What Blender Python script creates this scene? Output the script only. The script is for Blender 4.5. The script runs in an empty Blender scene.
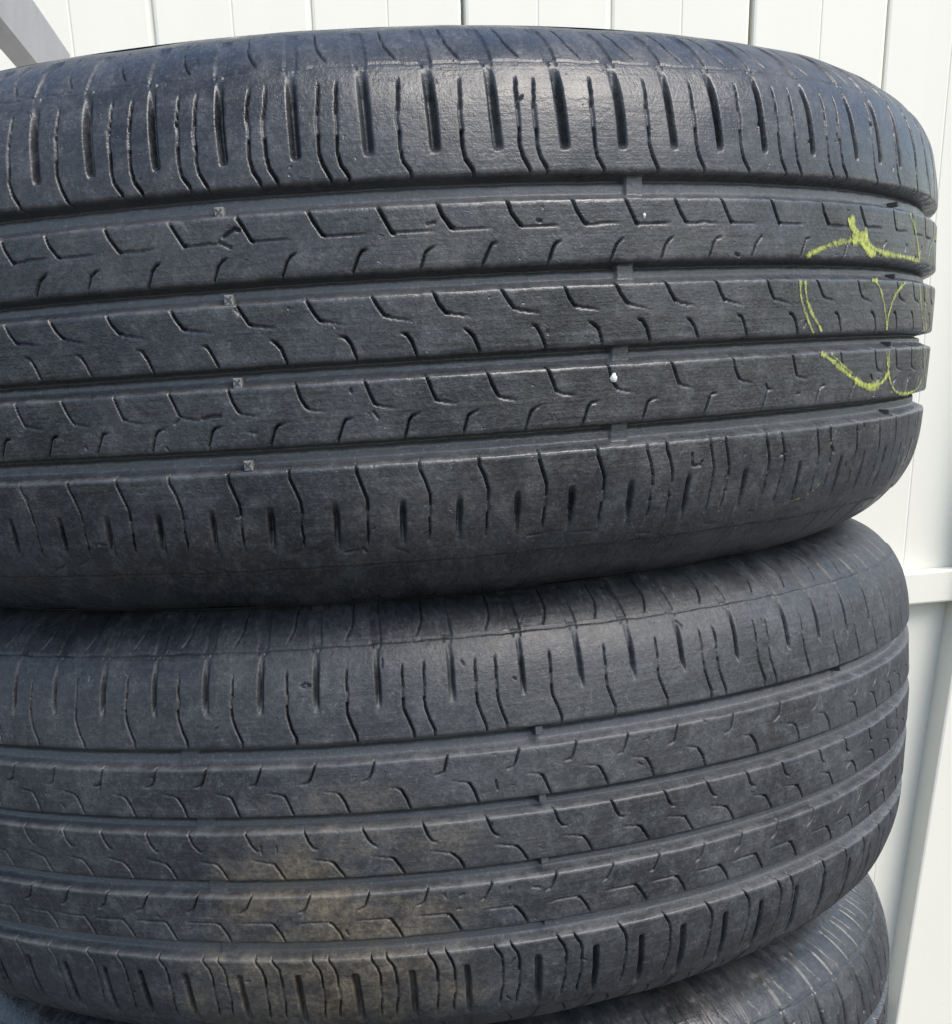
import bpy, math, random
import numpy as np
random.seed(7); rng = np.random.default_rng(11)
C = bpy.context.scene.collection
SC = bpy.context.scene

# ------------------------------------------------------------------ camera
UP = np.array([-.048, -.941, -.335]); UP /= np.linalg.norm(UP)          # world up seen from the camera (x right, y down, z forward)
XW = np.array([1., 0, 0]) - UP[0]*UP; XW /= np.linalg.norm(XW)
YW = np.cross(UP, XW)
M3 = np.array([XW, YW, UP])
CAM = np.array([0., 0., 1.085])                                            # camera 1.08 m above the ground
R0 = .36                                                                   # tyre radius in metres
FPX, CX, CY = 1200., 396., 773.1
def w(p): return M3 @ np.asarray(p, float) + CAM                           # camera metres -> world

from mathutils import Matrix, Vector
cam = bpy.data.cameras.new('camera'); co = bpy.data.objects.new('camera', cam); C.objects.link(co)
rot = M3 @ np.diag([1., -1., -1.])
mw = np.eye(4); mw[:3, :3] = rot; mw[:3, 3] = CAM
co.matrix_world = Matrix(mw.tolist())
cam.sensor_fit = 'HORIZONTAL'; cam.sensor_width = 36; cam.lens = 36*FPX/952
cam.shift_x = (476-CX)/952; cam.shift_y = (CY-512)/952
cam.clip_start = .02; cam.clip_end = 400
SC.camera = co

# ------------------------------------------------------------------ light
SUN_EL, SUN_AZ = 54., 126.        # azimuth clockwise from +Y: over the right shoulder
wd = bpy.data.worlds.new('World'); SC.world = wd; wd.use_nodes = True
nt = wd.node_tree; bg = nt.nodes['Background']
sky = nt.nodes.new('ShaderNodeTexSky'); sky.sky_type = 'NISHITA'; sky.sun_disc = False
sky.sun_elevation = math.radians(SUN_EL); sky.sun_rotation = math.radians(SUN_AZ)
sky.air_density = 1.3; sky.dust_density = 2.5
nt.links.new(sky.outputs[0], bg.inputs[0]); bg.inputs[1].default_value = .15
sl = bpy.data.lights.new('sun', 'SUN'); so = bpy.data.objects.new('sun', sl); C.objects.link(so)
sl.energy = 2.1; sl.angle = math.radians(40); sl.color = (1, .965, .91)
az, el = math.radians(SUN_AZ), math.radians(SUN_EL)
dirv = Vector((math.sin(az)*math.cos(el), math.cos(az)*math.cos(el), math.sin(el)))
so.rotation_euler = dirv.to_track_quat('Z', 'Y').to_euler(); so.location = (3, -3, 5)
SC.view_settings.view_transform = 'Standard'; SC.view_settings.look = 'None'
SC.view_settings.gamma = 1; SC.view_settings.exposure = .72
try: SC.view_settings.use_curve_mapping = False
except Exception: pass

# ------------------------------------------------------------------ helpers
def tag(o, label=None, cat=None, group=None, kind=None):
    if label: o['label'] = label
    if cat: o['category'] = cat
    if group: o['group'] = group
    if kind: o['kind'] = kind
    return o
def empty(name, mat=None, loc=None):
    o = bpy.data.objects.new(name, None); C.objects.link(o); o.empty_display_size = .05
    if mat is not None: o.matrix_world = mat
    if loc is not None: o.location = loc
    return o
def mesh_obj(name, verts, faces, mat, parent=None, smooth=True):
    me = bpy.data.meshes.new(name); me.from_pydata([tuple(map(float, v)) for v in verts], [], faces); me.update()
    if smooth: me.polygons.foreach_set('use_smooth', [True]*len(me.polygons))
    o = bpy.data.objects.new(name, me); C.objects.link(o); me.materials.append(mat)
    if parent: o.parent = parent
    return o
def grid_obj(name, V, wrap_u, mat, parent, attrs=None, uv=None):
    """V: (nu, nv, 3) vertex grid -> one smooth mesh, quads, normals outwards for u=angle, v=up."""
    nu, nv = V.shape[:2]
    me = bpy.data.meshes.new(name)
    me.vertices.add(nu*nv); me.vertices.foreach_set('co', V.reshape(-1).astype(np.float32))
    iu = np.arange(nu if wrap_u else nu-1); iv = np.arange(nv-1)
    A, B = np.meshgrid(iu, iv, indexing='ij'); A2 = (A+1) % nu
    q = np.stack([A*nv+B, A2*nv+B, A2*nv+B+1, A*nv+B+1], -1).reshape(-1, 4)
    n = len(q)
    me.loops.add(4*n); me.loops.foreach_set('vertex_index', q.reshape(-1).astype(np.int32))
    me.polygons.add(n); me.polygons.foreach_set('loop_start', np.arange(0, 4*n, 4, dtype=np.int32))
    me.polygons.foreach_set('loop_total', np.full(n, 4, dtype=np.int32))
    me.polygons.foreach_set('use_smooth', np.ones(n, dtype=bool))
    me.update(calc_edges=True)
    for k, a in (attrs or {}).items():
        at = me.attributes.new(k, 'FLOAT', 'POINT'); at.data.foreach_set('value', a.reshape(-1).astype(np.float32))
    if uv is not None:
        at = me.attributes.new('surf', 'FLOAT_VECTOR', 'POINT'); at.data.foreach_set('vector', uv.reshape(-1).astype(np.float32))
    me.materials.append(mat)
    o = bpy.data.objects.new(name, me); C.objects.link(o); o.parent = parent
    return o
def bevel_box(name, size, loc, mat, parent=None, bev=.003, rotm=None):
    import bmesh
    bm = bmesh.new(); bmesh.ops.create_cube(bm, size=1)
    bmesh.ops.scale(bm, vec=size, verts=bm.verts)
    if bev: bmesh.ops.bevel(bm, geom=bm.edges[:], offset=bev, segments=2, profile=.5, affect='EDGES')
    me = bpy.data.meshes.new(name); bm.to_mesh(me); bm.free(); me.materials.append(mat)
    o = bpy.data.objects.new(name, me); C.objects.link(o)
    o.location = loc
    if parent: o.parent = parent
    return o

# ------------------------------------------------------------------ materials
def newmat(name):
    m = bpy.data.materials.new(name); m.use_nodes = True
    return m, m.node_tree, m.node_tree.nodes['Principled BSDF']
def N(t, typ, **kw):
    n = t.nodes.new(typ)
    for k, v in kw.items(): setattr(n, k, v)
    return n
def noise(t, vec, scale, detail=4, rough=.6, dist=0):
    n = N(t, 'ShaderNodeTexNoise'); n.inputs['Scale'].default_value = scale
    n.inputs['Detail'].default_value = detail; n.inputs['Roughness'].default_value = rough
    n.inputs['Distortion'].default_value = dist
    t.links.new(vec, n.inputs['Vector']); return n.outputs['Fac']
def ramp(t, fac, a, b, ca=(0, 0, 0, 1), cb=(1, 1, 1, 1)):
    r = N(t, 'ShaderNodeValToRGB'); r.color_ramp.elements[0].position = a; r.color_ramp.elements[1].position = b
    r.color_ramp.elements[0].color = ca; r.color_ramp.elements[1].color = cb
    t.links.new(fac, r.inputs[0]); return r.outputs[0]
def mapr(t, fac, a, b, c, d):
    r = N(t, 'ShaderNodeMapRange'); t.links.new(fac, r.inputs[0])
    for i, v in enumerate((a, b, c, d)): r.inputs[i+1].default_value = v
    return r.outputs[0]
def math_(t, op, a, b=None):
    m = N(t, 'ShaderNodeMath', operation=op)
    for i, v in enumerate((a, b)):
        if v is None: continue
        if isinstance(v, (int, float)): m.inputs[i].default_value = v
        else: t.links.new(v, m.inputs[i])
    return m.outputs[0]
def mix(t, fac, a, b):
    m = N(t, 'ShaderNodeMix', data_type='RGBA')
    if isinstance(fac, (int, float)): m.inputs[0].default_value = fac
    else: t.links.new(fac, m.inputs[0])
    for i, v in ((6, a), (7, b)):
        if isinstance(v, tuple): m.inputs[i].default_value = v
        else: t.links.new(v, m.inputs[i])
    return m.outputs[2]
def stretch(t, vec, s):
    m = N(t, 'ShaderNodeMapping'); m.inputs['Scale'].default_value = s; t.links.new(vec, m.inputs[0]); return m.outputs[0]

def rubber(name, spot=None, dust=(.16, .125, .08, 1), dust_amt=.0, base=(.0125, .014, .017, 1), base2=(.050, .054, .061, 1), rough=.30, seed=0.):
    m, t, p = newmat(name)
    at = N(t, 'ShaderNodeAttribute', attribute_name='surf').outputs['Vector']
    of = N(t, 'ShaderNodeVectorMath', operation='ADD'); t.links.new(at, of.inputs[0]); of.inputs[1].default_value = (seed, seed*.37, seed*.11)
    v = of.outputs[0]
    fl = N(t, 'ShaderNodeAttribute', attribute_name='floor').outputs['Fac']
    big = noise(t, v, 14, 5, .62)
    mid = noise(t, v, 90, 5, .65)
    fine = noise(t, v, 700, 3, .75)
    streak = noise(t, stretch(t, v, (18, 420, 200)), 1, 3, .6)             # scuffs running round the tyre
    c = mix(t, mapr(t, big, .3, .72, 0, .75), base, base2)
    c = mix(t, mapr(t, mid, .50, .72, 0, .34), c, (.11, .117, .13, 1))
    c = mix(t, mapr(t, streak, .54, .78, 0, .24), c, (.10, .10, .105, 1))
    # pale speckle of dust, thick on the groove floors
    spk = mapr(t, fine, .56, .70, 0, 1)
    spm = mapr(t, mid, .42, .62, 0, 1)
    c = mix(t, math_(t, 'MULTIPLY', spk, math_(t, 'MULTIPLY', spm, .45)), c, (.20, .20, .20, 1))
    grain = noise(t, v, 480, 2, .8)
    c = mix(t, mapr(t, grain, .50, .66, 0, .18), c, (.11, .12, .135, 1))
    c = mix(t, mapr(t, grain, .48, .34, 0, .38), c, (.010, .011, .013, 1))
    scr = noise(t, stretch(t, v, (30, 30, 30)), 1, 2, .5, 3.5)             # thin wandering scratches
    sc2 = math_(t, 'SUBTRACT', 1., mapr(t, math_(t, 'ABSOLUTE', math_(t, 'SUBTRACT', scr, .5)), 0, .006, 0, 1))
    c = mix(t, math_(t, 'MULTIPLY', sc2, mapr(t, big, .48, .6, 0, .30)), c, (.20, .20, .20, 1))
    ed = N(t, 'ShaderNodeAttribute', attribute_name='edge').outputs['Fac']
    c = mix(t, math_(t, 'MULTIPLY', ed, mapr(t, mid, .3, .65, .1, .55)), c, (.13, .135, .14, 1))  # pale scuffed groove lips, the colour also standing in for their highlights
    fd = math_(t, 'MULTIPLY', fl, math_(t, 'ADD', .40, math_(t, 'MULTIPLY', spk, .5)))
    c = mix(t, fd, c, (.21, .22, .235, 1))
    if dust_amt:
        d = noise(t, stretch(t, v, (1, 1.3, 1)), 14, 8, .72, .5)
        if spot:
            sx = N(t, 'ShaderNodeSeparateXYZ'); t.links.new(at, sx.inputs[0])
            ex = math_(t, 'POWER', math_(t, 'MULTIPLY', math_(t, 'SUBTRACT', sx.outputs[0], spot[0]), 1/spot[2]), 2)
            ey = math_(t, 'POWER', math_(t, 'MULTIPLY', math_(t, 'SUBTRACT', sx.outputs[1], spot[1]), 1/spot[3]), 2)
            d = math_(t, 'ADD', d, mapr(t, math_(t, 'ADD', ex, ey), 0, 1.8, .15, -.16))
        d2 = math_(t, 'MULTIPLY', mapr(t, d, .50, .72, 0, 1), math_(t, 'ADD', .12, math_(t, 'MULTIPLY', mapr(t, mid, .40, .60, .25, 1.1), mapr(t, grain, .36, .6, .35, 1))))
        c = mix(t, math_(t, 'MULTIPLY', d2, dust_amt), c, dust)
    t.links.new(c, p.inputs['Base Color'])
    r = math_(t, 'ADD', mapr(t, big, .3, .7, rough-.09, rough+.11), mapr(t, mid, .35, .7, -.08, .12))
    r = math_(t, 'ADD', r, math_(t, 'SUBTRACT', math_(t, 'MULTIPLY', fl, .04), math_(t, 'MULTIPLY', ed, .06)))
    t.links.new(r, p.inputs['Roughness'])
    p.inputs['Specular IOR Level'].default_value = .5
    b = N(t, 'ShaderNodeBump'); b.inputs['Strength'].default_value = .5; b.inputs['Distance'].default_value = .0005
    h = math_(t, 'ADD', math_(t, 'MULTIPLY', fine, .8), math_(t, 'MULTIPLY', mid, 1.4))
    h = math_(t, 'ADD', h, math_(t, 'MULTIPLY', streak, .8))
    pits = mapr(t, noise(t, v, 260, 2, .5), .24, .30, -1.1, 0)
    h = math_(t, 'ADD', math_(t, 'ADD', h, pits), math_(t, 'MULTIPLY', grain, .6))
    t.links.new(h, b.inputs['Height']); t.links.new(b.outputs[0], p.inputs['Normal'])
    return m
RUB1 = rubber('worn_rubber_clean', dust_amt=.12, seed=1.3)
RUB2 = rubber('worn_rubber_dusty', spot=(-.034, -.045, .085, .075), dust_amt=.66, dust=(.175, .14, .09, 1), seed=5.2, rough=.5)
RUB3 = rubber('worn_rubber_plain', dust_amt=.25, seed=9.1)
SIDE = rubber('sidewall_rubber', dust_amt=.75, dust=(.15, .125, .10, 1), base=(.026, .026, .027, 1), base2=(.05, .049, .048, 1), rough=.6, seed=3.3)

def vinyl(name, col=(.745, .735, .66, 1)):
    m, t, p = newmat(name)
    tc = N(t, 'ShaderNodeTexCoord').outputs['Object']
    a = noise(t, stretch(t, tc, (6, 6, 1.2)), 2.5, 5, .6); b_ = noise(t, tc, 160, 3, .6)
    c = mix(t, mapr(t, a, .35, .75, 0, .5), col, tuple(x*.93 for x in col[:3])+(1,))
    c = mix(t, mapr(t, b_, .70, .78, 0, .6), c, (.45, .43, .38, 1))
    t.links.new(c, p.inputs['Base Color']); p.inputs['Roughness'].default_value = .42
    bm = N(t, 'ShaderNodeBump'); bm.inputs['Strength'].default_value = .12; bm.inputs['Distance'].default_value = .002
    t.links.new(a, bm.inputs['Height']); t.links.new(bm.outputs[0], p.inputs['Normal'])
    return m
VIN = vinyl('white_vinyl')
def plainmat(name, c1, c2, sc, rough, bump=.2, bd=.002):
    m, t, p = newmat(name); tc = N(t, 'ShaderNodeTexCoord').outputs['Object']
    a = noise(t, tc, sc, 5, .6); t.links.new(mix(t, mapr(t, a, .3, .7, 0, 1), c1, c2), p.inputs['Base Color'])
    p.inputs['Roughness'].default_value = rough
    b = N(t, 'ShaderNodeBump'); b.inputs['Strength'].default_value = bump; b.inputs['Distance'].default_value = bd
    t.links.new(a, b.inputs['Height']); t.links.new(b.outputs[0], p.inputs['Normal']); return m
GREY = plainmat('grey_painted_metal', (.36, .36, .39, 1), (.42, .42, .45, 1), 30, .5, .1)
CONC = plainmat('asphalt', (.05, .05, .05, 1), (.09, .088, .085, 1), 24, .85, .4)
HEDGE = plainmat('hedge_leaves', (.05, .10, .02, 1), (.16, .2, .05, 1), 60, .6, .5)
MARK = plainmat('pale_rubber_mark', (.13, .13, .13, 1), (.26, .26, .25, 1), 900, .6)
STEM = plainmat('black_rubber_mark', (.035, .038, .045, 1), (.07, .07, .08, 1), 900, .6)
BIT = plainmat('white_grit', (.6, .6, .58, 1), (.75, .75, .72, 1), 500, .7)
def chalkmat():
    m, t, p = newmat('yellow_crayon')
    tc = N(t, 'ShaderNodeTexCoord').outputs['Object']
    a = noise(t, tc, 420, 4, .7); b = noise(t, tc, 60, 3, .6)
    c = mix(t, mapr(t, a, .35, .7, 0, 1), (.28, .33, .10, 1), (.50, .55, .12, 1))
    t.links.new(c, p.inputs['Base Color']); p.inputs['Roughness'].default_value = .8
    cov = N(t, 'ShaderNodeAttribute', attribute_name='cover').outputs['Fac']
    s = math_(t, 'ADD', math_(t, 'MULTIPLY', a, .62), math_(t, 'ADD', math_(t, 'MULTIPLY', b, .35), cov))
    t.links.new(mapr(t, s, .42, .72, 0, .9), p.inputs['Alpha'])
    return m
CHALK = chalkmat()

# ------------------------------------------------------------------ setting: ground and fence
g = mesh_obj('ground', [(-60, -60, 0), (60, -60, 0), (60, 60, 0), (-60, 60, 0)], [(0, 1, 2, 3)], CONC, smooth=False); tag(g, kind='structure')

PHI = math.radians(10); D = 1.55
H = np.array([math.cos(PHI), math.sin(PHI), 0]); NN = np.array([-math.sin(PHI), math.cos(PHI), 0])   # along / away from camera
ORI = CAM*[1, 1, 0] + NN*D
fm = np.eye(4); fm[:3, 0] = H; fm[:3, 1] = NN; fm[:3, 2] = (0, 0, 1); fm[:3, 3] = ORI
fence = empty('fence', Matrix(fm.tolist()))
tag(fence, 'white vinyl fence of vertical boards behind the tyre stack', 'fence')
PIT = .1765
def board(x0, x1, z0, z1, tongue=0):
    """one tongue-and-groove board: two flat faces with a shallow V in the middle, rolled edges, as a closed solid"""
    e = .004; xm = (x0+x1)/2
    prof = [(x0, .009), (x0, .003), (x0+.0012, .0008), (x0+e, 0), (xm-.0016, 0), (xm-.0005, .0006), (xm+.0005, .0006), (xm+.0016, 0), (x1-e, 0), (x1-.0012, .0008), (x1, .003)]+([(x1+tongue, .0032), (x1+tongue, .008)] if tongue else [])+[(x1, .0085), (x1, .02), (x0, .02)]
    n = len(prof); v = [(a, b, z0) for a, b in prof]+[(a, b, z1) for a, b in prof]
    f = [(i, (i+1) % n, n+(i+1) % n, n+i) for i in range(n)]+[tuple(range(n))[::-1], tuple(range(n, 2*n))]
    return mesh_obj('board', v, f, VIN, fence, smooth=False)
base = .0162
gaps = {0: .0036, 1: .0032, 2: .0040, 3: .0036, 4: .0042, 5: .0018}
for k in range(-5, 6):
    gl = gaps.get(k, .0015); gr = gaps.get(k+1, .0015)
    b = board(base+k*PIT+gl/2, base+(k+1)*PIT-gr/2, .05, 1.83, 0 if k+1 in (2, 4, 5) else gr*.97)
    if k % 2: b.location.y = .001
bevel_box('rail', (2.1, .022, .046), (base+6*PIT+.03-1.05, -.0115, CAM[2]-.3565), VIN, fence, .003)
bevel_box('rail', (2.1, .022, .046), (base+6*PIT-.008-1.05, -.0115, 1.70), VIN, fence, .003)
# wide end post right of the last board, nearer the camera than the boards
post = empty('fence_post', Matrix(fm.tolist())); tag(post, 'wide white post at the right end of the fence', 'post')
PZ = CAM[2]-.368                                                          # the post leans a little: pivot where it passes the rail
pm = Matrix(fm.tolist()) @ Matrix.Translation((1.061, 0, PZ)) @ Matrix.Rotation(math.radians(3.05), 4, 'Y')
post.matrix_world = pm
bevel_box('post_body', (.20, .13, 1.83), (.10, .027, .205), VIN, post, .004)
bevel_box('post_cap', (.22, .15, .03), (.10, .027, 1.14), VIN, post, .006)

def unproj(u, v, depth_off):
    """world point where the sight line through a pixel meets the plane depth_off in front of the fence"""
    d = M3 @ np.array([(u-CX)/FPX, (v-CY)/FPX, 1.]); s = (D-depth_off)/(NN @ d); return CAM+s*d
# slanted grey bar in front of the boards, coming towards the camera as it rises
bar_o = empty('slanted_bar', None, tuple(unproj(60, 70, .10)*[1, 1, 0]+[0, 0, 0]))
tag(bar_o, 'grey slanted bar crossing the fence at the top left', 'bar')
a0, a1 = unproj(-4, -2, .36), unproj(64, 86, .05)
dv = a1-a0; L = np.linalg.norm(dv)*1.55; dv /= np.linalg.norm(dv)
def bar_obj():
    wv = np.cross(dv, NN); wv /= np.linalg.norm(wv); tv = np.cross(wv, dv)
    start = a0-dv*L*.5
    lb = np.array(bar_o.location)
    prof = [(-.022, -.009), (-.019, -.012), (.022, -.012), (.026, -.008), (.026, .012), (-.022, .012)]
    n = len(prof); v = []
    for s in (0, L*1.05):
        for a, b in prof: v.append(start+dv*s+wv*a+tv*b-lb)
    f = [(i, (i+1) % n, n+(i+1) % n, n+i) for i in range(n)]+[tuple(range(n))[::-1], tuple(range(n, 2*n))]
    return mesh_obj('bar_body', v, f, GREY, bar_o, smooth=False)
bar_obj()

# hedge seen only as green slivers through the gaps of the boards
def hedge():
    n = 9000; P = np.c_[rng.uniform(-.4, 1.5, n), rng.uniform(.14, .6, n), rng.uniform(0.8, 2.2, n)]
    V = []; F = []
    for i, (x, y, z) in enumerate(P):
        a = rng.normal(size=3); a /= np.linalg.norm(a); b = np.cross(a, rng.normal(size=3)); b /= np.linalg.norm(b)
        s = rng.uniform(.02, .04); c = np.array([x, y, z]); k = len(V)
        V += [c-a*s, c+b*s*.45, c+a*s, c-b*s*.45]; F.append((k, k+1, k+2, k+3))
    return mesh_obj('hedge', V, F, HEDGE, None, smooth=False)
hd = hedge(); hd.matrix_world = Matrix(fm.tolist())
tag(hd, 'green hedge glimpsed through the gaps of the white fence', 'hedge')

# ------------------------------------------------------------------ tyres
# ring heights (fractions of the radius) of the groove edges, top to bottom
ZA, ZB, ZC, ZD, ZE, ZF, ZG, ZH = .1447, .119, .055, .0325, -.0311, -.0521, -.1157, -.1415
PTS = [(0, 1), (.05, .9996), (.10, .9981), (.1447, .9961), (.18, .9925), (.215, .985), (.238, .9755), (.258, .963), (.278, .944), (.295, .920), (.311, .885), (.322, .835), (.327, .77), (.322, .70), (.300, .645), (.272, .607), (.250, .585), (.236, .572)]
def spline(P, n=40):
    P = np.array(P, float); out = []
    Q = np.vstack([[-P[1][0], P[1][1]], P, 2*P[-1]-P[-2]])
    for i in range(1, len(Q)-2):
        t = np.linspace(0, 1, n, endpoint=False)[:, None]
        out.append(.5*((2*Q[i])+(-Q[i-1]+Q[i+1])*t+(2*Q[i-1]-5*Q[i]+4*Q[i+1]-Q[i+2])*t**2+(-Q[i-1]+3*Q[i]-3*Q[i+1]+Q[i+2])*t**3))
    out.append(P[-1:]); return np.vstack(out)
SP = spline(PTS)
ZEND = .315
msk = SP[:, 0] <= ZEND+.01; i_end = np.argmax(SP[:, 0] > ZEND+.008)
TZ, TR = SP[:i_end, 0], SP[:i_end, 1]
def rad(z): return np.interp(np.abs(z), TZ, TR)
def nrm(z):
    e = 5e-4; dr = (rad(z+e)-rad(z-e))/(2*e); l = np.sqrt(1+dr*dr); return 1/l, -dr/l      # radial, axial

def seqfill(vals, lo, hi, pl=4.05, pr=4.2):
    v = list(vals); r = random.Random(int(len(v)*100+v[0]*7))
    while v[0] > lo: v.insert(0, v[0]-pl*r.choice((.92, 1, 1.06)))
    while v[-1] < hi: v.append(v[-1]+pr*r.choice((.9, 1, 1.08)))
    return v
# measured positions (degrees round the tyre, 0 = facing the camera)
T1 = dict(
 rib1top=[-20.7,-17.5,-13.4,-9.2,-5.0,-.7,3.5,7.1,11.4,15.7,19.4,23.1,26.8,31.3,36.6,41.5,47.0],
 rib1bot=[-18.6,-15,-11,-6.8,-2.6,1.7,5.8,9.7,13.9,18.2,21.9,25.7,29.4,34.2,39.3,44.9],
 rib2top=[-21.3,-17.9,-13.9,-9.7,-5.5,-1.2,2.8,6.6,10.9,15,18.6,22.3,26.4,30.9,36.2,41.5,48.2],
 rib2bot=[-19.1,-15.4,-11.2,-7,-2.7,1.6,5.4,9.3,13.7,17.6,21.1,24.9,29.2,34.2,39.4,44.7],
 rib3top=[-21.4,-17.9,-14.2,-10.4,-6.6,-2.3,2,5.9,9.8,13.8,18,22.8,28,33.8,39.5,44.9],
 rib3bot=[-19.4,-15.8,-12,-8.2,-4.2,.1,4.3,8.1,12.2,16.2,20.6,25.6,30.9,36.8],
 lsh=[-22.2,-18.4,-14.8,-11.1,-7.2,-3.2,1.1,5.2,9.1,13.1,17.3,21.1,22.7,26.3,27.7,31.6,33.2,37.4,39.1,42.9],
 lslot=[-23.7,-19.7,-16.1,-12.4,-8.7,-4.8,-.5,3.9,7.6,11.6,15.4,19.9,24.6,29.8,35.7,41.2],
 ush=[-19,-15.6,-12,-10.7,-7.7,-6.6,-3.4,-2.4,.8,1.9,5.6,9.4,13,14.1,17.9,21.8,25.4,29.2,32.7,34.3,37.9,39.5,44.2],
 uslot=[-17.7,-14,-9.8,-5.6,-1.24,3.05,7.08,10.95,15.25,19.27,23,26.7,30.65,35.5,40.9])
# second tyre lies the other way up: these rows run top to bottom in the photo
T2 = dict(
 lsh=[-26.5,-22.3,-18,-13.8,-9.7,-5.7,-1.4,2.6,4.1,7.8,9.3,13.4,17.7,22.1,26.2,27.6,31.8,33.1,37.3,41.7],
 lslot=[-28.6,-24.7,-20.4,-16.1,-12.1,-8,-4,.4,5.6,10.8,15.25,19.5,23.85,29.2,34.9],
 rib3bot=[-25.2,-20.9,-16.5,-12.6,-8.5,-4.6,-.3,4.9,10.1,14.5,18.7,23,28.3,33.6,38.5,45],
 rib3top=[-27.1,-23,-18.6,-14.4,-10.4,-6.4,-2.4,2,6.9,12.3,16.8,20.7,25.4,30.8,35.8,40.1,44.8],
 rib2bot=[-29.1,-25.3,-21.9,-18,-14.5,-10.1,-5.8,-1.5,2.8,7.4,12.5,17.1,21.6,25.6,29.6,33.6,38.5],
 rib2top=[-26.8,-23,-19.4,-15.8,-11.8,-7.5,-3.1,1.2,5.6,10.3,15.4,20.1,24.1,28.2,32.4,36.2],
 rib1bot=[-29.3,-25.6,-22,-18.5,-14.4,-10.2,-5.8,-1.4,2.9,7.6,12.6,17.2,21.2,25.4,29.3,33.4,38.1],
 rib1top=[-27.2,-23.7,-20.1,-16.5,-12.2,-8,-3.6,.7,5.1,10.1,15.1,19.9,23.5,27.7,31.5,35.8,40.9],
 ush=[-28.7,-24.9,-22.1,-18.4,-14.7,-13.5,-10.5,-9.2,-6.1,-4.9,-1.7,-.5,2.6,3.9,7.6,8.9,12.6,13.9,17.7,21.7,25.8,29.8,33.6,35.2,39.9],
 uslot=[-27.3,-23.5,-20.2,-16.3,-11.8,-7.3,-2.9,1.3,5.5,11,15.7,19.7,23.6,27.9,31.8,36.4])
DEG = math.pi/180

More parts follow.
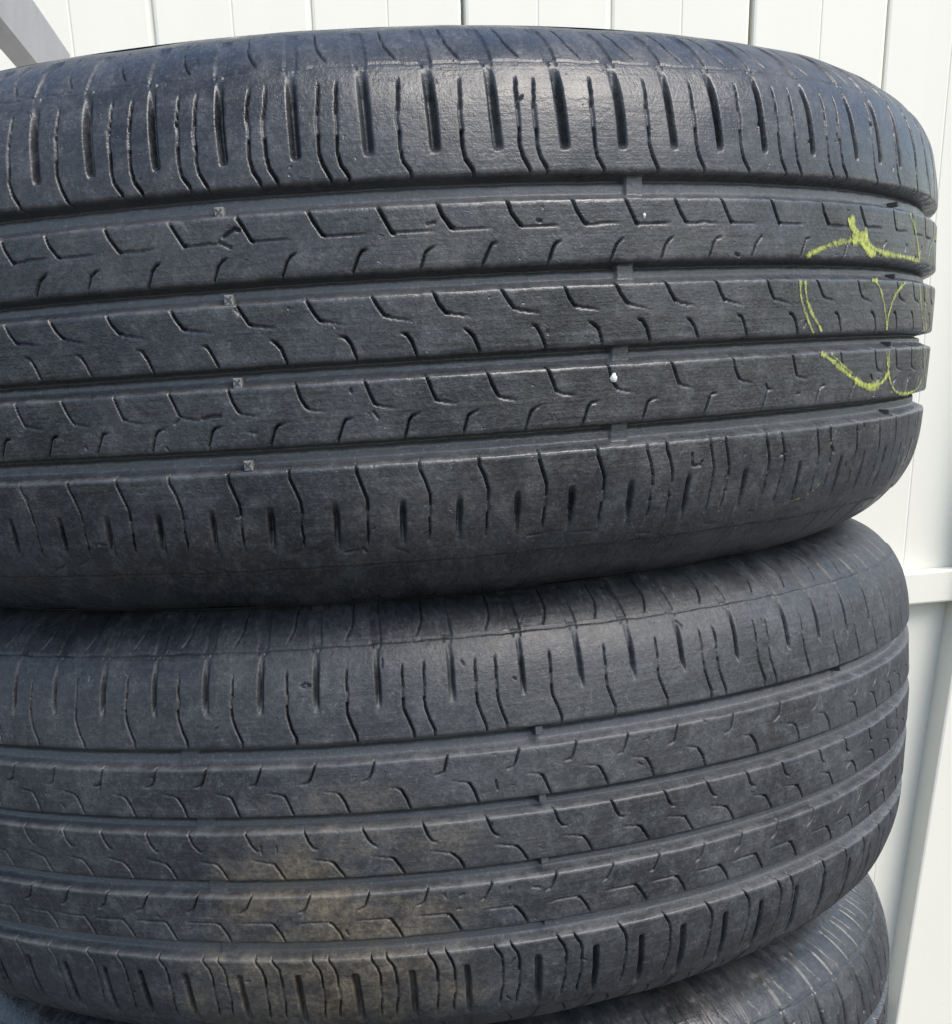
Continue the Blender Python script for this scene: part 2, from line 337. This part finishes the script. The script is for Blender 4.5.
class Tread:
    """height field of one tyre's running surface on a (theta, z) grid; heights in metres"""
    def __init__(s, flip, lo, hi, step, zstep, zr=(-ZEND, ZEND)):
        s.sg = -1 if flip else 1; s.lo, s.hi = lo, hi
        th = np.arange(lo, hi, step)
        outer = np.arange(hi, lo+360, 1.5)
        s.th = np.concatenate([th, outer])
        edges = np.array([ZA, ZB, ZC, ZD, ZE, ZF, ZG, ZH])*s.sg
        z = list(np.arange(zr[0], zr[1]+1e-9, zstep/R0))
        extra = []
        for e in edges: extra += [e, e+.0009, e-.0009, e+.0018, e-.0018, e+.0036, e-.0036, e+.0052, e-.0052]
        z = np.array(z)
        for e in extra:
            i = np.argmin(abs(z-e))
            if abs(z[i]-e) < .0006: z[i] = e
            else: z = np.append(z, e)
        z = np.unique(np.round(z, 6)); z = z[np.concatenate([[True], np.diff(z) > 1.5e-4])]
        s.z = z
        s.h = np.zeros((len(s.th), len(z))); s.floor = np.zeros_like(s.h); s.edge = np.zeros_like(s.h)
        # grooves running round the tyre: sloping walls, rounded lips, flat floor
        for a, b in ((ZA, ZB), (ZC, ZD), (ZE, ZF), (ZG, ZH)):
            a, b = sorted((a*s.sg, b*s.sg))
            dd = np.minimum(z-a, b-z)*R0
            wgl = 2.4e-4*np.sin(s.th[:, None]*2.1+a*60)+1.6e-4*np.sin(s.th[:, None]*7.3+b*90)
            dd = dd[None]+wgl*.4
            lowside = ((z-a) < (b-z))[None]                                # lower flank shaped broader, facing up to look brighter; upper flank steep
            t = np.clip((dd+.0002)/np.where(lowside, .0024, .0016), 0, 1); wall = np.where(lowside, t**.9, t*t*(3-2*t))*.91+.09*np.clip((dd+.0016)/.0016, 0, 1)**2
            corner = np.exp(-(((b-z)[None]*R0-.0019+wgl*.4)/.0008)**2)       # narrow channel added under the upper flank to deepen the shade line
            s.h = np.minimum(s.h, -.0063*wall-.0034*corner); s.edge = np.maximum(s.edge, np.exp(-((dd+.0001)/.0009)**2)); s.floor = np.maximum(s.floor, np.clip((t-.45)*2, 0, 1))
    def cut(s, pts, width, depth, taper0=False, taper1=False, shape=1.0, jitter=0.):
        """carve a line along pts [(deg, z)], width in metres"""
        P = np.array(pts, float)
        # denser, slightly wavy path
        Q = []
        for a, b in zip(P[:-1], P[1:]):
            L = math.hypot((b[0]-a[0])*DEG*R0, (b[1]-a[1])*R0); n = max(1, int(L/.004))
            for k in range(n): Q.append(a+(b-a)*k/n)
        Q.append(P[-1]); Q = np.array(Q)
        if jitter: Q[1:-1, 0] += rng.normal(0, jitter, len(Q)-2)/DEG/R0
        pad = width*1.4/R0
        i0 = np.searchsorted(s.th, Q[:, 0].min()-pad/DEG); i1 = np.searchsorted(s.th, Q[:, 0].max()+pad/DEG)
        j0 = np.searchsorted(s.z, Q[:, 1].min()-pad); j1 = np.searchsorted(s.z, Q[:, 1].max()+pad)
        if i1 <= i0 or j1 <= j0: return
        X = (s.th[i0:i1]*DEG*R0)[:, None]; Y = (s.z[j0:j1]*R0)[None]
        best = np.full((i1-i0, j1-j0), 1e9); tt = np.zeros_like(best); nseg = len(Q)-1
        for k in range(nseg):
            ax, ay = Q[k, 0]*DEG*R0, Q[k, 1]*R0; bx, by = Q[k+1, 0]*DEG*R0, Q[k+1, 1]*R0
            dx, dy = bx-ax, by-ay; l2 = dx*dx+dy*dy+1e-12
            u = np.clip(((X-ax)*dx+(Y-ay)*dy)/l2, 0, 1)
            d = np.hypot(X-ax-u*dx, Y-ay-u*dy); m = d < best
            best[m] = d[m]; tt[m] = ((k+u)/nseg)[m]
        q = np.clip(1.15-best/(width/2)*shape, 0, 1) if shape != 1 else np.clip(1.25-best/(width/2), 0, 1)
        q = q*q*(3-2*q)
        dep = np.full_like(best, depth)
        if taper0: dep *= np.clip(tt/(.25 if taper0 is True else taper0), 0, 1)
        if taper1: dep *= np.clip((1-tt)/(.25 if taper1 is True else taper1), 0, 1)
        sub = s.h[i0:i1, j0:j1]
        lip = np.clip(1-best/(width*1.15), 0, 1)**2*min(.00012, depth*.2)
        s.h[i0:i1, j0:j1] = np.minimum(sub, np.maximum(-dep*q, -depth)-lip)
    def raise_(s, t0, t1, z0, z1, top):
        """block standing on a groove floor up to height `top`"""
        z0, z1 = sorted((z0, z1))
        fx = np.clip(np.minimum(s.th-t0, t1-s.th)*DEG*R0/.0006+.5, 0, 1)[:, None]
        fz = np.clip(np.minimum(s.z-z0, z1-s.z)*R0/.0005+.5, 0, 1)[None]
        k = fx*fz; s.floor *= 1-.4*k; s.h = np.where(s.h < top, s.h*(1-k)+top*k, s.h)
    def band(s, z0, z1, dh, soft=.0012):
        z0, z1 = sorted((z0, z1))
        k = np.clip(np.minimum(s.z-z0, z1-s.z)*R0/soft+.5, 0, 1)[None]; s.h = s.h+dh*k
    def box(s, t0, t1, z0, z1, dh, tilt=0.):
        z0, z1 = sorted((z0, z1)); c = (z0+z1)/2
        T = s.th[:, None]-tilt*(s.z[None]-c)
        fx = np.clip(np.minimum(T-t0, t1-T)*DEG*R0/.0007+.5, 0, 1)
        fz = np.clip(np.minimum(s.z-z0, z1-s.z)*R0/.0012+.5, 0, 1)[None]
        s.h = s.h+dh*fx*fz
    def pattern(s, T, low=1.):
        g = s.sg; r = random.Random(5)
        def row(name, pts, width, depth, **kw):
            for t0 in seqfill(T[name], s.lo, s.hi):
                s.cut([(t0+g*dx+r.uniform(-.04, .04), g*(z+r.uniform(-.0012, .0012) if i else z)) for i, (dx, z) in enumerate(pts)], width*r.uniform(.85, 1.15), depth*r.uniform(.8, 1.1), **kw)
        W = .00086; DP = .0040
        row('rib1top', [(-.05, .121), (0, .117), (.25, .107), (.75, .0935), (1.0, .0925)], W*1.15, DP, taper1=.15)
        row('rib1top', [(.9, .0922), (2.4, .0925), (3.4, .0925)], W*.9, .0009, taper1=.3)
        row('rib1bot', [(0, .053), (.1, .058), (.42, .071), (.65, .0755), (1.05, .078)], W, DP*.9, taper1=.35)
        row('rib2top', [(-.05, .034), (0, .031), (.3, .021), (.7, .0115), (1.1, .0095)], W, DP, taper1=.3)
        row('rib2top', [(1.0, .0095), (2.4, .005)], W*.9, .0008, taper1=.6)
        row('rib2bot', [(.05, -.033), (0, -.030), (-.3, -.0155), (-.6, -.0085), (-1.0, -.006)], W, DP, taper1=.4)
        row('rib3top', [(-.05, -.050), (0, -.053), (.25, -.066), (.55, -.0765), (.8, -.0795)], W, DP, taper1=.3)
        row('rib3top', [(.75, -.0795), (1.9, -.0835)], W*.9, .0008, taper1=.6)
        row('rib3bot', [(0, -.118), (.08, -.112), (.38, -.097), (.6, -.093), (1.1, -.091)], W, DP*.9, taper1=.4)
        # lower shoulder of the pattern
        row('lsh', [(0, -.139), (.02, -.150), (.3, -.163), (.56, -.178), (.58, -.190)], W*1.1, DP)
        row('lsh', [(.57, -.189), (.54, -.200), (.50, -.207)], W*1.2, .0009, jitter=.0003)
        row('lsh', [(.5, -.205), (.48, -.218), (.42, -.232)], W, DP*.8, taper1=.3, jitter=.00015)
        row('lslot', [(.1, -.181), (.1, -.20), (.02, -.236)]+([(-.02, -.252)] if low == 1 else []), .0026, .0036, taper0=.2, taper1=.5)
        # upper shoulder of the pattern
        row('ush', [(.08, .143), (-.02, .149), (-.42, .160), (-.56, .172), (-.55, .188)], W*1.15, DP)
        row('ush', [(-.55, .186), (-.56, .200), (-.54, .212)], W*1.7, .0008, jitter=.0003)
        row('ush', [(-.54, .210), (-.45, .225), (-.36, .240)], W*1.15, DP*.75, taper1=.3, jitter=.0002)
        row('uslot', [(.12, .1665), (.1, .174), (.02, .205), (0, .249)], .0034, .0044, taper0=.16, taper1=.3)
        # above the shoulder crease: panel set back, slot bands, short kinked cuts
        for e, ru, rs in ((1, 'ush', 'uslot'), (-1, 'lsh', 'lslot')):
            k_ = low if e < 0 else 1.
            s.band(g*e*.2575, g*e*.40, -.0007)
            s.cut([(t, g*e*(.2575+.0006*math.sin(t*1.7)+.0004*math.sin(t*5.1))) for t in np.arange(s.lo, s.hi, .7)], .0013, .0011)
            for t0 in seqfill(T[rs], s.lo, s.hi):
                for sd in (-.38, .42):
                    s.cut([(t0+g*sd*.6, g*e*.252), (t0+g*sd*.9, g*e*.2605), (t0+g*(sd+.1), g*e*.280), (t0+g*(sd-.05), g*e*.300)], .0009, .0007*k_)
                s.box(t0-.38, t0+.42, g*e*.259, g*e*.300, -.0008*k_)
            for k, t0 in enumerate(seqfill(T[rs], s.lo, s.hi)):
                t1 = t0+2.0*g
                s.cut([(t1-.45*g, g*e*.300), (t1-.35*g, g*e*.280), (t1-.05*g, g*e*.270), (t1+.35*g, g*e*.260)], .0010, .0022*k_, taper1=.2)
    def cross(s, t, z, a=.0028):
        a = a/R0; d = a/DEG
        s.cut([(t-d, z-a), (t+d, z+a)], .0008, .0009); s.cut([(t-d, z+a), (t+d, z-a)], .0008, .0009)
    def nicks(s, n, seed):
        r = random.Random(seed)
        for _ in range(n):
            t = r.uniform(s.lo*.6, s.hi*.8); z = r.uniform(-.25, .25); a = r.uniform(0, 6.28); l = r.uniform(.001, .004)
            dt = l*math.cos(a)/R0/DEG; dz = l*math.sin(a)/R0
            s.cut([(t, z), (t+dt, z+dz)], r.uniform(.0007, .0012), r.uniform(.0006, .0014))
        for _ in range(int(n*1.5)):                                       # worn spots: shallow smooth dishes
            t = r.uniform(s.lo*.6, s.hi*.8); z = r.uniform(-.27, .27)
            s.cut([(t, z), (t+r.uniform(-1.2, 1.2), z+r.uniform(-.01, .01))], r.uniform(.003, .009), r.uniform(.00008, .0002))
    def build(s, parent, mat):
        TH = s.th[:, None]*DEG
        lowf = (2.5e-4*np.sin(TH*9+1.1)+2e-4*np.sin(TH*23+s.z[None]*30)+1.2e-4*np.sin(TH*41-s.z[None]*55))
        hh = s.h+lowf
        nr, nz = nrm(s.z)
        r = (rad(s.z)*R0)[None]+hh*nr[None]; zz = (s.z*R0)[None]+hh*nz[None]
        V = np.stack([r*np.sin(TH), -r*np.cos(TH), np.broadcast_to(zz, r.shape)], -1)
        uv = np.stack([np.broadcast_to(TH*R0, r.shape), np.broadcast_to((s.z*R0)[None], r.shape), hh], -1)
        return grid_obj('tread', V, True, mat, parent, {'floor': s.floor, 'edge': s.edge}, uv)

def sidewall(parent, sign, mat, name='sidewall'):
    j = int(np.argmax(SP[:, 0] >= ZEND)); P = SP[j:].copy(); P[0] = (ZEND, np.interp(ZEND, TZ, TR))
    n = len(P); nth = 360
    th = np.arange(nth)*2*math.pi/nth
    d = np.gradient(P, axis=0); nl = np.hypot(d[:, 0], d[:, 1]); nz, nr = -d[:, 1]/nl, d[:, 0]/nl
    off = np.zeros(n)
    off -= .0007*np.clip((P[:, 1]-.84)/.03, 0, 1)
    for rc, wd_, hh in ( (.80, .0025, .0009), (.70, .004, .0008), (.64, .003, .001), (.61, .003, .0010)):
        off += hh*np.exp(-((P[:, 1]-rc)/wd_)**2)
    r = P[:, 1]*R0+off*nr; z = (P[:, 0]*R0+off*nz)
    if sign < 0: r, z = r[::-1], -z[::-1]
    A, Rr = np.meshgrid(th, r, indexing='ij'); Z = np.broadcast_to(z, Rr.shape)
    V = np.stack([Rr*np.sin(A), -Rr*np.cos(A), Z], -1)
    uv = np.stack([A*R0, Z+Rr, Z], -1)
    return grid_obj(name, V, True, mat, parent, {'floor': np.zeros_like(Rr)}, uv)
def liner(parent, mat):
    # inner face from bead to bead, so that the casing is hollow with thickness
    P = np.array([(-.236, .572), (-.225, .585), (-.25, .62), (-.285, .70), (-.285, .80), (-.25, .90), (-.18, .945), (0, .955), (.18, .945), (.25, .90), (.285, .80), (.285, .70), (.25, .62), (.225, .585), (.236, .572)])
    th = np.arange(180)*2*math.pi/180
    A, Rr = np.meshgrid(th, P[:, 1]*R0, indexing='ij'); Z = np.broadcast_to(P[:, 0]*R0, Rr.shape)
    V = np.stack([Rr*np.sin(A), -Rr*np.cos(A), Z], -1)
    return grid_obj('inner_liner', V, True, mat, parent, {'floor': np.zeros_like(Rr)}, np.stack([A*R0, Z, Rr], -1))

def surf_pt(t, z, h):
    nr, nz = nrm(np.array([z])); r = float(rad(np.array([z]))[0])*R0+h*float(nr[0]); zz = z*R0+h*float(nz[0])
    return np.array([r*math.sin(t*DEG), -r*math.cos(t*DEG), zz])

# poses fitted to the photograph: centre (in radii, camera frame) and the axis' two tilts
POSE = [(-.09200675, -.77764738, 2.23403979, -.06427138, -.31086424), (-.03180154, -.16583473, 2.46972116, -.07301012, -.26757275)]
def pose_matrix(p):
    c = np.array(p[:3]); a, b = p[3:]
    ax = np.array([math.sin(a)*math.cos(b), -math.cos(a)*math.cos(b), math.sin(b)])
    e1 = np.cross(ax, [0, 0, -1.]); e1 /= np.linalg.norm(e1); e2 = np.cross(e1, ax)
    m = np.eye(4); m[:3, 0] = M3 @ e1; m[:3, 1] = M3 @ -e2; m[:3, 2] = M3 @ ax; m[:3, 3] = w(c*R0)
    return m
def base_empty(name, m):
    """empty at the underside of the tyre; children carry the offset back up to the tyre's middle"""
    return empty(name, Matrix(m.tolist()))

G = 'worn tyres in the stack'
def mark_block(parent, t, z, flip, size=.0034, dark=False):
    """small square wear block with a cross on it, standing in a groove"""
    g = -1 if flip else 1
    a = size/2; top = -.0012; bot = -.0064; V = []
    for h, k in ((bot, 1.1), (top-.0004, 1.0), (top, .86)):
        for sx, sz in ((-1, -1), (1, -1), (1, 1), (-1, 1)): V.append(surf_pt(t+sx*a*k/R0/DEG, z+sz*a*k*1.15/R0, h))
    F = [(8, 9, 10, 11)]+[(i+4*l, (i+1) % 4+4*l, (i+1) % 4+4*l+4, i+4*l+4) for l in (0, 1) for i in range(4)]
    o = mesh_obj('wear_mark', V, F, STEM if dark else MARK, parent, smooth=False)
    if not dark:
        V = []; F = []
        for s1 in (1, -1):
            d = np.array([1., s1])*.74; n_ = np.array([-s1, 1.])*.13; k = len(V)
            for c in (-d-n_, d-n_, d+n_, -d+n_):
                V.append(surf_pt(t+c[0]*a/R0/DEG, z+c[1]*a/R0, top+.00012*(1 if s1 > 0 else 1.5)))
            F.append((k, k+1, k+2, k+3))
        mesh_obj('cross_mark', V, F, STEM, o, smooth=False)
    return o

# ---- top tyre
m1 = pose_matrix(POSE[0]); t1 = base_empty('tyre', m1)
tag(t1, 'topmost tyre of the stack, with a yellow crayon scribble on its tread', 'tyre', G)
tr = Tread(False, -50, 92, .068, .00052)
tr.pattern(T1, .3)
for (z0, z1), tc in (((ZA, ZB), 20.5), ((ZC, ZD), 19.7), ((ZE, ZF), 19.3), ((ZG, ZH), 19.3)):
    tr.raise_(tc-.65, tc+.65, z0+.004, z1-.004, -.0046)
tr.cross(-7.7, .272); tr.cross(-7.2, .278, .0014)
tr.cut([(-5.9, .099), (-5.2, .106), (-4.9, .104)], .0012, .0018); tr.cut([(-6.2, .094), (-5.5, .088)], .0010, .0012)
tr.cut([(-8.4, -.082), (-7.6, -.080), (-7.2, -.080)], .0012, .0012); tr.cut([(6.4, .099), (6.9, .100)], .001, .001)
tr.cut([(24.8, -.158), (24.9, -.172), (25.6, -.173), (25.7, -.168)], .0010, .0018)
rs_ = random.Random(12)
for _ in range(60):                                                       # scuffs on the lower shoulder
    t_ = rs_.uniform(-24, 60); z_ = rs_.uniform(-.285, -.235); a_ = rs_.uniform(-.6, .6); l_ = rs_.uniform(.004, .012)/R0
    tr.cut([(t_, z_), (t_+l_*.5/DEG, z_+l_*.3*a_), (t_+l_/DEG, z_+l_*a_)], .0009, rs_.uniform(.0003, .0008), taper1=.5, jitter=.0003)
tr.nicks(50, 3)
tr.build(t1, RUB1)
sidewall(t1, 1, SIDE); sidewall(t1, -1, SIDE); liner(t1, SIDE)
for t, z in ((-6.1, .1235), (-6.0, .0375), (-5.95, -.0470), (-5.8, -.1350)): mark_block(t1, t, z, False)
for t, z in ((48.6, .126), (48.5, .038), (48.6, -.047), (49.6, -.136)): mark_block(t1, t, z, False, .0018, dark=True)
# yellow crayon
STK = [([(39.88,.0944),(40.2,.0975),(40.34,.1),(40.7,.0882),(41.91,.0794)], .0034, .30),
 ([(34.71,.0581),(36.42,.0654),(38.4,.0725),(41.57,.0779)], .0030, .10),
 ([(40.4,.0765),(41.7,.0795),(42.5,.083)], .0050, .30), ([(41.39,.0791),(42.3,.0687),(43.82,.0617)], .0030, .28),
 ([(41.0,.088),(41.9,.0807),(43.4,.0692),(45.42,.0641),(49.21,.0616),(53.65,.0595)], .0026, .16),
 ([(50.65,.1175),(51.86,.1037),(53.06,.0814),(54.04,.0598)], .0026, .14),
 ([(57.28,.0623),(58.19,.0801),(60.17,.0946),(62.42,.0947)], .0018, .05),
 ([(34.22,.0304),(34.32,.0142),(34.83,-.0045),(35.68,-.0262),(35.9,-.0295)], .0017, .12),
 ([(34.75,.0299),(34.95,.0114),(35.5,-.0046),(36.85,-.0285)], .0019, .16),
 ([(43.6,.0305),(44.1,.0312),(44.5,.0304)], .0022, .2), ([(44.1,.0305),(45.08,.0195),(45.88,-.0004),(46.85,-.0295)], .0016, .14),
 ([(50.03,.0310),(47.83,.0142),(46.86,-.0091),(46.62,-.0294)], .0024, .12),
 ([(54.42,.0308),(55.7,-.0051),(57.69,-.0299)], .0022, .12), ([(57.33,.0298),(57.5,-.0048),(59.0,-.0298)], .0020, .1),
 ([(37.0,-.0535),(37.9,-.0600),(39.49,-.0723),(41.65,-.088),(44.02,-.0985),(46.31,-.0957),(47.54,-.083),(47.53,-.0547)], .0024, .20),
 ([(41.8,-.0885),(44.02,-.0995),(46.0,-.0975)], .0036, .22),
 ([(38.2,-.0545),(39.79,-.0697),(41.23,-.0806)], .0020, .08),
 ([(47.01,-.0545),(47.83,-.0862),(49.49,-.107),(52.45,-.1145),(56.44,-.1099),(58.27,-.0979)], .0019, .12),
 ([(58.03,-.0588),(59.69,-.082),(61.9,-.097),(61.91,-.070)], .0020, .05),
 ([(39.22,-.167),(39.85,-.149)], .0014, -.06), ([(35.4,-.231),(36.9,-.229),(38.2,-.222),(38.9,-.212)], .0016, -.06), ([(40.1,-.213),(42.4,-.236)], .0022, -.10)]
def strokes(parent):
    for k, (pts, wd_, cov) in enumerate(STK):
        P = np.array(pts); Q = []
        for i in range(len(P)-1):
            p0 = P[max(i-1, 0)]; p1 = P[i]; p2 = P[i+1]; p3 = P[min(i+2, len(P)-1)]
            for t in np.linspace(0, 1, 10, endpoint=False):
                Q.append(.5*(2*p1+(p2-p0)*t+(2*p0-5*p1+4*p2-p3)*t*t+(3*p1-p0-3*p2+p3)*t**3))
        Q.append(P[-1]); Q = np.array(Q); m = Q.copy(); m[:, 0] *= DEG
        d = np.gradient(m, axis=0); d /= np.linalg.norm(d, axis=1)[:, None]+1e-9; nn = np.c_[-d[:, 1], d[:, 0]]
        V = []; cv = []; n = len(Q); cols = 7
        for i in range(n):
            ww = 1.5*wd_*(.85+.22*math.sin(i*.33+k)+.12*rng.uniform(-1, 1))*(.6 if i in (0, n-1) else 1)
            for c in range(cols):
                s_ = (c/(cols-1)-.5)*2
                q = m[i]+nn[i]*s_*ww/2/R0
                z = q[1]; t = q[0]/DEG
                hb = 1e-4*(2.5*math.sin(q[0]*9+1.1)+2*math.sin(q[0]*23+z*30)+1.2*math.sin(q[0]*41-z*55))
                V.append(surf_pt(t, z, hb+.00022+.00003*(k % 3)+.00012*(1-s_*s_)))
                cv.append(cov*.8+.02-.30*abs(s_)**1.5)
        F = [(i*cols+c, i*cols+c+1, (i+1)*cols+c+1, (i+1)*cols+c) for i in range(n-1) for c in range(cols-1)]
        o = mesh_obj('crayon_stroke', V, F, CHALK, parent)
        at = o.data.attributes.new('cover', 'FLOAT', 'POINT'); at.data.foreach_set('value', cv)
strokes(t1)
def grit(parent, t, z, s=.0014):
    import bmesh
    bm = bmesh.new(); bmesh.ops.create_icosphere(bm, subdivisions=2, radius=s)
    for v in bm.verts: v.co *= rng.uniform(.75, 1.15); v.co.z *= 1.4
    me = bpy.data.meshes.new('grit'); bm.to_mesh(me); bm.free(); me.materials.append(BIT)
    o = bpy.data.objects.new('grit', me); C.objects.link(o); o.parent = parent; o.location = tuple(surf_pt(t, z, -.0003)); return o

# ---- second tyre, other way up
m2 = pose_matrix(POSE[1]); t2 = base_empty('tyre', m2)
tag(t2, 'middle tyre with brown dust on its tread, directly under the crayon-marked tyre', 'tyre', G)
tr = Tread(True, -52, 88, .070, .00054)
tr.pattern(T2)
for (z0, z1), tc in (((ZG, ZH), -14.1), ((ZE, ZF), -13.4), ((ZC, ZD), -13.), ((ZA, ZB), -12.7)):
    a, b = sorted((-z0, -z1)); tr.raise_(tc-.65, tc+.65, a+.004, b-.004, -.0046)
tr.cross(11.4, .268, .0022)
tr.cut([(-5.2, .214), (-4.9, .2165), (-4.5, .214), (-4.9, .212), (-5.2, .214)], .0009, .0016)
tr.nicks(70, 8)
tr.build(t2, RUB2)
sidewall(t2, 1, SIDE); sidewall(t2, -1, SIDE); liner(t2, SIDE)
for t, z in ((11.7, .1345), (11.72, .0475), (11.69, -.0365), (11.79, -.1215)): mark_block(t2, t, z, False, .0036, dark=True)
mark_block(t2, 42.3, .1345, False, .0018, dark=True)

# ---- third tyre: only its upper right shoulder shows
def coarse(pose, label, lo, hi, step, zst, seed, grp=G):
    m = pose_matrix(pose); t = base_empty('tyre', m); tag(t, label, 'tyre', grp)
    tr = Tread(False, lo, hi, step, zst)
    T = {k: [x+seed for x in v] for k, v in T1.items()}
    tr.pattern(T)
    return t, tr
p0, p1 = np.array(POSE[0]), np.array(POSE[1])
p3 = p1.copy(); p3[3] = -.046; p3[:3] = 2*p1[:3]-p0[:3]
t3, tr = coarse(p3, 'lowest tyre in the photo, only its upper shoulder showing beneath the dusty one', -30, 88, .085, .0007, 1.7)
tr.cross(14.6, .262, .0022); tr.nicks(40, 21); tr.build(t3, RUB3)
sidewall(t3, 1, SIDE); sidewall(t3, -1, SIDE); liner(t3, SIDE)
# ---- two more below, out of the frame, carrying the stack down to the ground
zc3 = w(p3[:3]*R0)
for i in range(2):
    t = empty('tyre', loc=(zc3[0]+.004*i, zc3[1]+.003, [.118+.2345, .1185][i]))
    tag(t, 'plain tyre below the dusty ones at the hidden foot of the stack', 'tyre', G)
    tr = Tread(False, -2, 2, 1., .0012); tr.pattern({k: [0.] for k in T1}); tr.build(t, RUB3)
    sidewall(t, 1, SIDE); sidewall(t, -1, SIDE); liner(t, SIDE)

grit(t1, 20.7, .1005, .0007); grit(t1, 18.4, -.0665, .0014)
